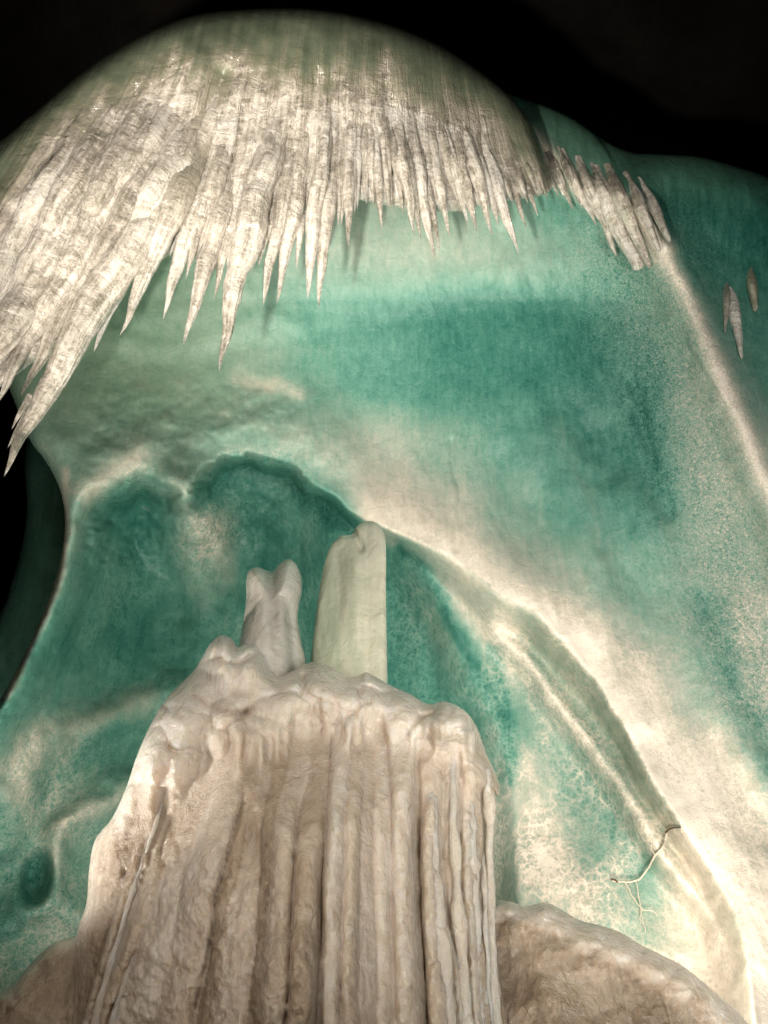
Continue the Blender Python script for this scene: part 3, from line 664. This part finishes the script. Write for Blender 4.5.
lowl = body('ice_mound', LOWL, lowl_front, M_mound, step=2, box=(-20, 160, 920, 1040), mode='Y', back=.3, rim_w=26, rim=.3)
tag(lowl, 'low brown ice shoulder in the bottom left corner against the fluted mound', 'ice mound')

# ------------------------------------------------------------------ stalagmites
TOOTH = [(232, 760), (234, 690), (238, 650), (243, 622), (246, 600), (246, 582), (249, 571), (257, 567), (266, 570), (273, 571), (280, 563), (289, 559), (296, 564), (301, 576), (302, 590), (299, 606), (298, 622), (302, 645), (306, 668), (312, 760)]
def tooth_front(X, Y, d):
    v = np.exp(-((X-272-(Y-600)*.04)/6)**2)*sstep(700, 575, Y)
    D = 4.7 - .17*np.sqrt(np.clip(d/30, 0, 1)) + .06*v + .03*fbm(X/22, Y/30, 111, 3) + .05*np.exp(-((X-292-(Y-640)*.08)/5)**2)*sstep(590, 620, Y)
    return D, dict(frost=.72 - .25*v + .2*sstep(600, 565, Y) - .25*np.exp(-((X-285-(Y-640)*.2)/9)**2))
tooth = body('stalagmite', TOOTH, tooth_front, M_tooth, step=1.2, box=(225, 315, 550, 720), mode='Y', back=.35, rim_w=20, rim=.14)
tag(tooth, 'short tooth-shaped stalagmite with two rounded humps on top of the mound', 'stalagmite')
SLAB = [(300, 770), (308, 690), (311, 655), (315, 620), (321, 580), (329, 549), (340, 536), (351, 535), (356, 527), (366, 521), (377, 523), (384, 533), (386, 552), (386, 600), (387, 650), (388, 700), (390, 770)]
def slab_front(X, Y, d):
    D = 5.1 - .05*np.sqrt(np.clip(d/34, 0, 1)) + .0012*(388-X) - .02*np.abs(np.sin(X/9)) + .03*fbm(X/22, Y/60, 121, 3) + .06*np.exp(-(near(X, Y, np.array([(354, 534), (361, 548)]))[0]/4)**2)
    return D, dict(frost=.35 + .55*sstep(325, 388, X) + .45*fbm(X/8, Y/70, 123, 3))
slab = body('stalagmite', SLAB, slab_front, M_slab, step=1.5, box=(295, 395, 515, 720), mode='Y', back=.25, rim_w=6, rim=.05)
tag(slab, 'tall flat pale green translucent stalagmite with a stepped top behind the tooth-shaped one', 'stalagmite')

# ------------------------------------------------------------------ twig
T_twig = thing('root_twig', 'thin pale dry twig with forked rootlets caught on the ice wall at lower right', 'twig', tuple(PY(np.array(640.), np.array(870.), np.array(5.0))))
def twig(name, pts, ws, mat, seed):
    p = smooth(pts, 6, False); x, y = p[None, :, 0], p[None, :, 1]
    R = wall_front(x, y, 0*x+50)[0][0]; R = np.convolve(np.pad(R, 4, mode='edge'), np.ones(9)/9, 'valid') - .07
    w = np.interp(np.linspace(0, 1, len(p)), np.linspace(0, 1, len(ws)), ws)*.62
    p = p + 1.1*np.stack([fbm(p[:, 1]/5, p[:, 0]/5, seed, 2), fbm(p[:, 0]/5, p[:, 1]/5, seed+50, 2)], -1)
    V, Fq = tube(P(p[:, 0], p[:, 1], R), w/2*R/F, 7, seed, .35, 1, 20)
    return settle(mesh_obj(name, V, Fq, mat), T_twig)
twig('main_stem', [(613, 880), (620, 882), (632, 882), (641, 878), (648, 868), (655, 857), (662, 849), (665, 841), (667, 832)], [2.5, 2.2, 2.6, 3.2, 2.4, 3.2, 3.6, 3.0, 1.8], M_twig, 1)
twig('broken_end', [(666, 832), (672, 828), (680, 827)], [2.6, 2, 1.5], M_twig2, 2)
twig('root_tip', [(618, 882), (614, 880), (611, 879)], [2.5, 3.2, 2.2], M_twig2, 3)
twig('rootlet', [(625, 882), (630, 892), (637, 903), (643, 909), (652, 911), (658, 916)], [1.8, 1.6, 1.5, 1.2], M_twig, 4)
twig('rootlet', [(636, 881), (638, 895), (641, 910), (645, 932)], [1.7, 1.5, 1.2], M_twig, 5)
twig('rootlet', [(664, 846), (668, 852), (667, 858)], [1.8, 1.2], M_twig, 6)
twig('rootlet', [(656, 856), (652, 850), (651, 844)], [1.6, 1.0], M_twig, 7)
twig('rootlet', [(643, 909), (640, 916), (641, 922)], [1.4, 1.0], M_twig, 8)

# ------------------------------------------------------------------ cave
def cave():
    n, k = 90, 50; V = []
    th = np.linspace(0, 2*math.pi, n, endpoint=False); ph = np.linspace(-.12, math.pi/2, k)
    TH, PH = np.meshgrid(th, ph)
    r = 30 + 3*fbm(np.cos(TH)*2+PH, np.sin(TH)*2+PH*2, 131, 4)
    V = np.stack([r*np.cos(PH)*np.cos(TH), r*np.cos(PH)*np.sin(TH), r*.95*np.sin(PH)], -1).reshape(-1, 3)
    i = np.arange(k-1)[:, None]*n; j = np.arange(n)[None]; q = (j+1) % n
    return V, np.stack([i+j, i+n+j, i+n+q, i+q], -1).reshape(-1, 4)
V, Fq = cave(); tag(mesh_obj('cave_rock', V, Fq, M_rock), kind='structure')
g = np.linspace(-32, 32, 80); X, Y = np.meshgrid(g, g)
Z = .15*fbm(X/4, Y/4, 141, 4) - .02
idx = np.arange(6400).reshape(80, 80)
tag(mesh_obj('cave_floor', np.stack([X, Y, Z], -1).reshape(-1, 3), np.stack([idx[:-1, :-1], idx[:-1, 1:], idx[1:, 1:], idx[1:, :-1]], -1).reshape(-1, 4), M_rock), kind='structure')

# ------------------------------------------------------------------ light: unseen show lamps of the cave, plus added fill lights
from mathutils import Vector
def lamp(name, kind, pos, target, power, color, size=.3, cone=60, blend=.8):
    l = bpy.data.lights.new(name, kind); l.energy = power; l.color = color; l.shadow_soft_size = size
    if kind == 'SPOT': l.spot_size = math.radians(cone); l.spot_blend = blend
    o = bpy.data.objects.new(name, l); col.objects.link(o); o.location = pos
    o.rotation_euler = (Vector(target)-Vector(pos)).to_track_quat('-Z', 'Y').to_euler()
    return o
WARM = (1.0, .86, .70)
lamp('icicle_floodlight', 'SPOT', (-4.6, 4.9, .8), tuple(pt(230, 200, 8.4)), 2100, (1, .89, .75), .2, 66, .9)
lamp('dome_floodlight', 'SPOT', (-1.4, .6, .9), tuple(pt(300, 60, 8)), 4700, (1, .91, .78), .12, 62, .9)
lamp('ridge_floodlight', 'SPOT', tuple(pt(672, 1105, 6.9)), tuple(pt(600, 560, 10)), 430, (1, .88, .73), .4, 130, .6)
lamp('hollow_floodlight', 'SPOT', tuple(pt(150, 985, 6.8)), tuple(pt(200, 560, 10)), 680, (1, .95, .82), .25, 150, .7)
lamp('edge_fill', 'SPOT', (-3.6, 4.2, 3.1), tuple(PY(np.array(105.), np.array(830.), np.array(4.4))), 420, (1, .93, .82), .15, 34, .8)  # added unseen spot that brightens the mound's left edge
lamp('gap_fill', 'SPOT', tuple(pt(-120, 900, 10.2)), tuple(pt(10, 560, 12.9)), 140, (1, .95, .85), .2, 70, 1)  # added unseen spot that lifts the dark column out of black
lamp('wall_fill', 'SPOT', (2.8, -.6, 1.2), tuple(pt(570, 610, 10)), 3200, (1, .96, .87), 1.4, 78, 1)  # added soft front fill from the camera side, no fixture
lamp('mound_fill', 'SPOT', (-1.6, -.4, 3.6), tuple(PY(np.array(300.), np.array(770.), np.array(4.))), 440, (1, .88, .75), .25, 60, 1)  # added front light that brightens the mound

w = bpy.data.worlds.new('World'); scn.world = w; w.use_nodes = True
w.node_tree.nodes['Background'].inputs[0].default_value = (.5, .8, .75, 1); w.node_tree.nodes['Background'].inputs[1].default_value = .0

cam = bpy.data.cameras.new('camera'); co = bpy.data.objects.new('camera', cam); col.objects.link(co)
cam.sensor_fit = 'VERTICAL'; cam.sensor_height = 36; cam.lens = 36*F/1024
co.location = CAM; co.rotation_euler = (math.radians(90)+PITCH, 0, 0); cam.clip_end = 200; cam.clip_start = .05
scn.camera = co
scn.view_settings.view_transform = 'Standard'; scn.view_settings.look = 'None'; scn.view_settings.exposure = 0; scn.view_settings.gamma = 1
scn.cycles.max_bounces = 6; scn.cycles.transmission_bounces = 5; scn.cycles.diffuse_bounces = 2; scn.cycles.glossy_bounces = 1; scn.cycles.use_adaptive_sampling = True; scn.cycles.adaptive_threshold = .03; scn.cycles.caustics_reflective = False; scn.cycles.caustics_refractive = False; scn.cycles.use_denoising = True
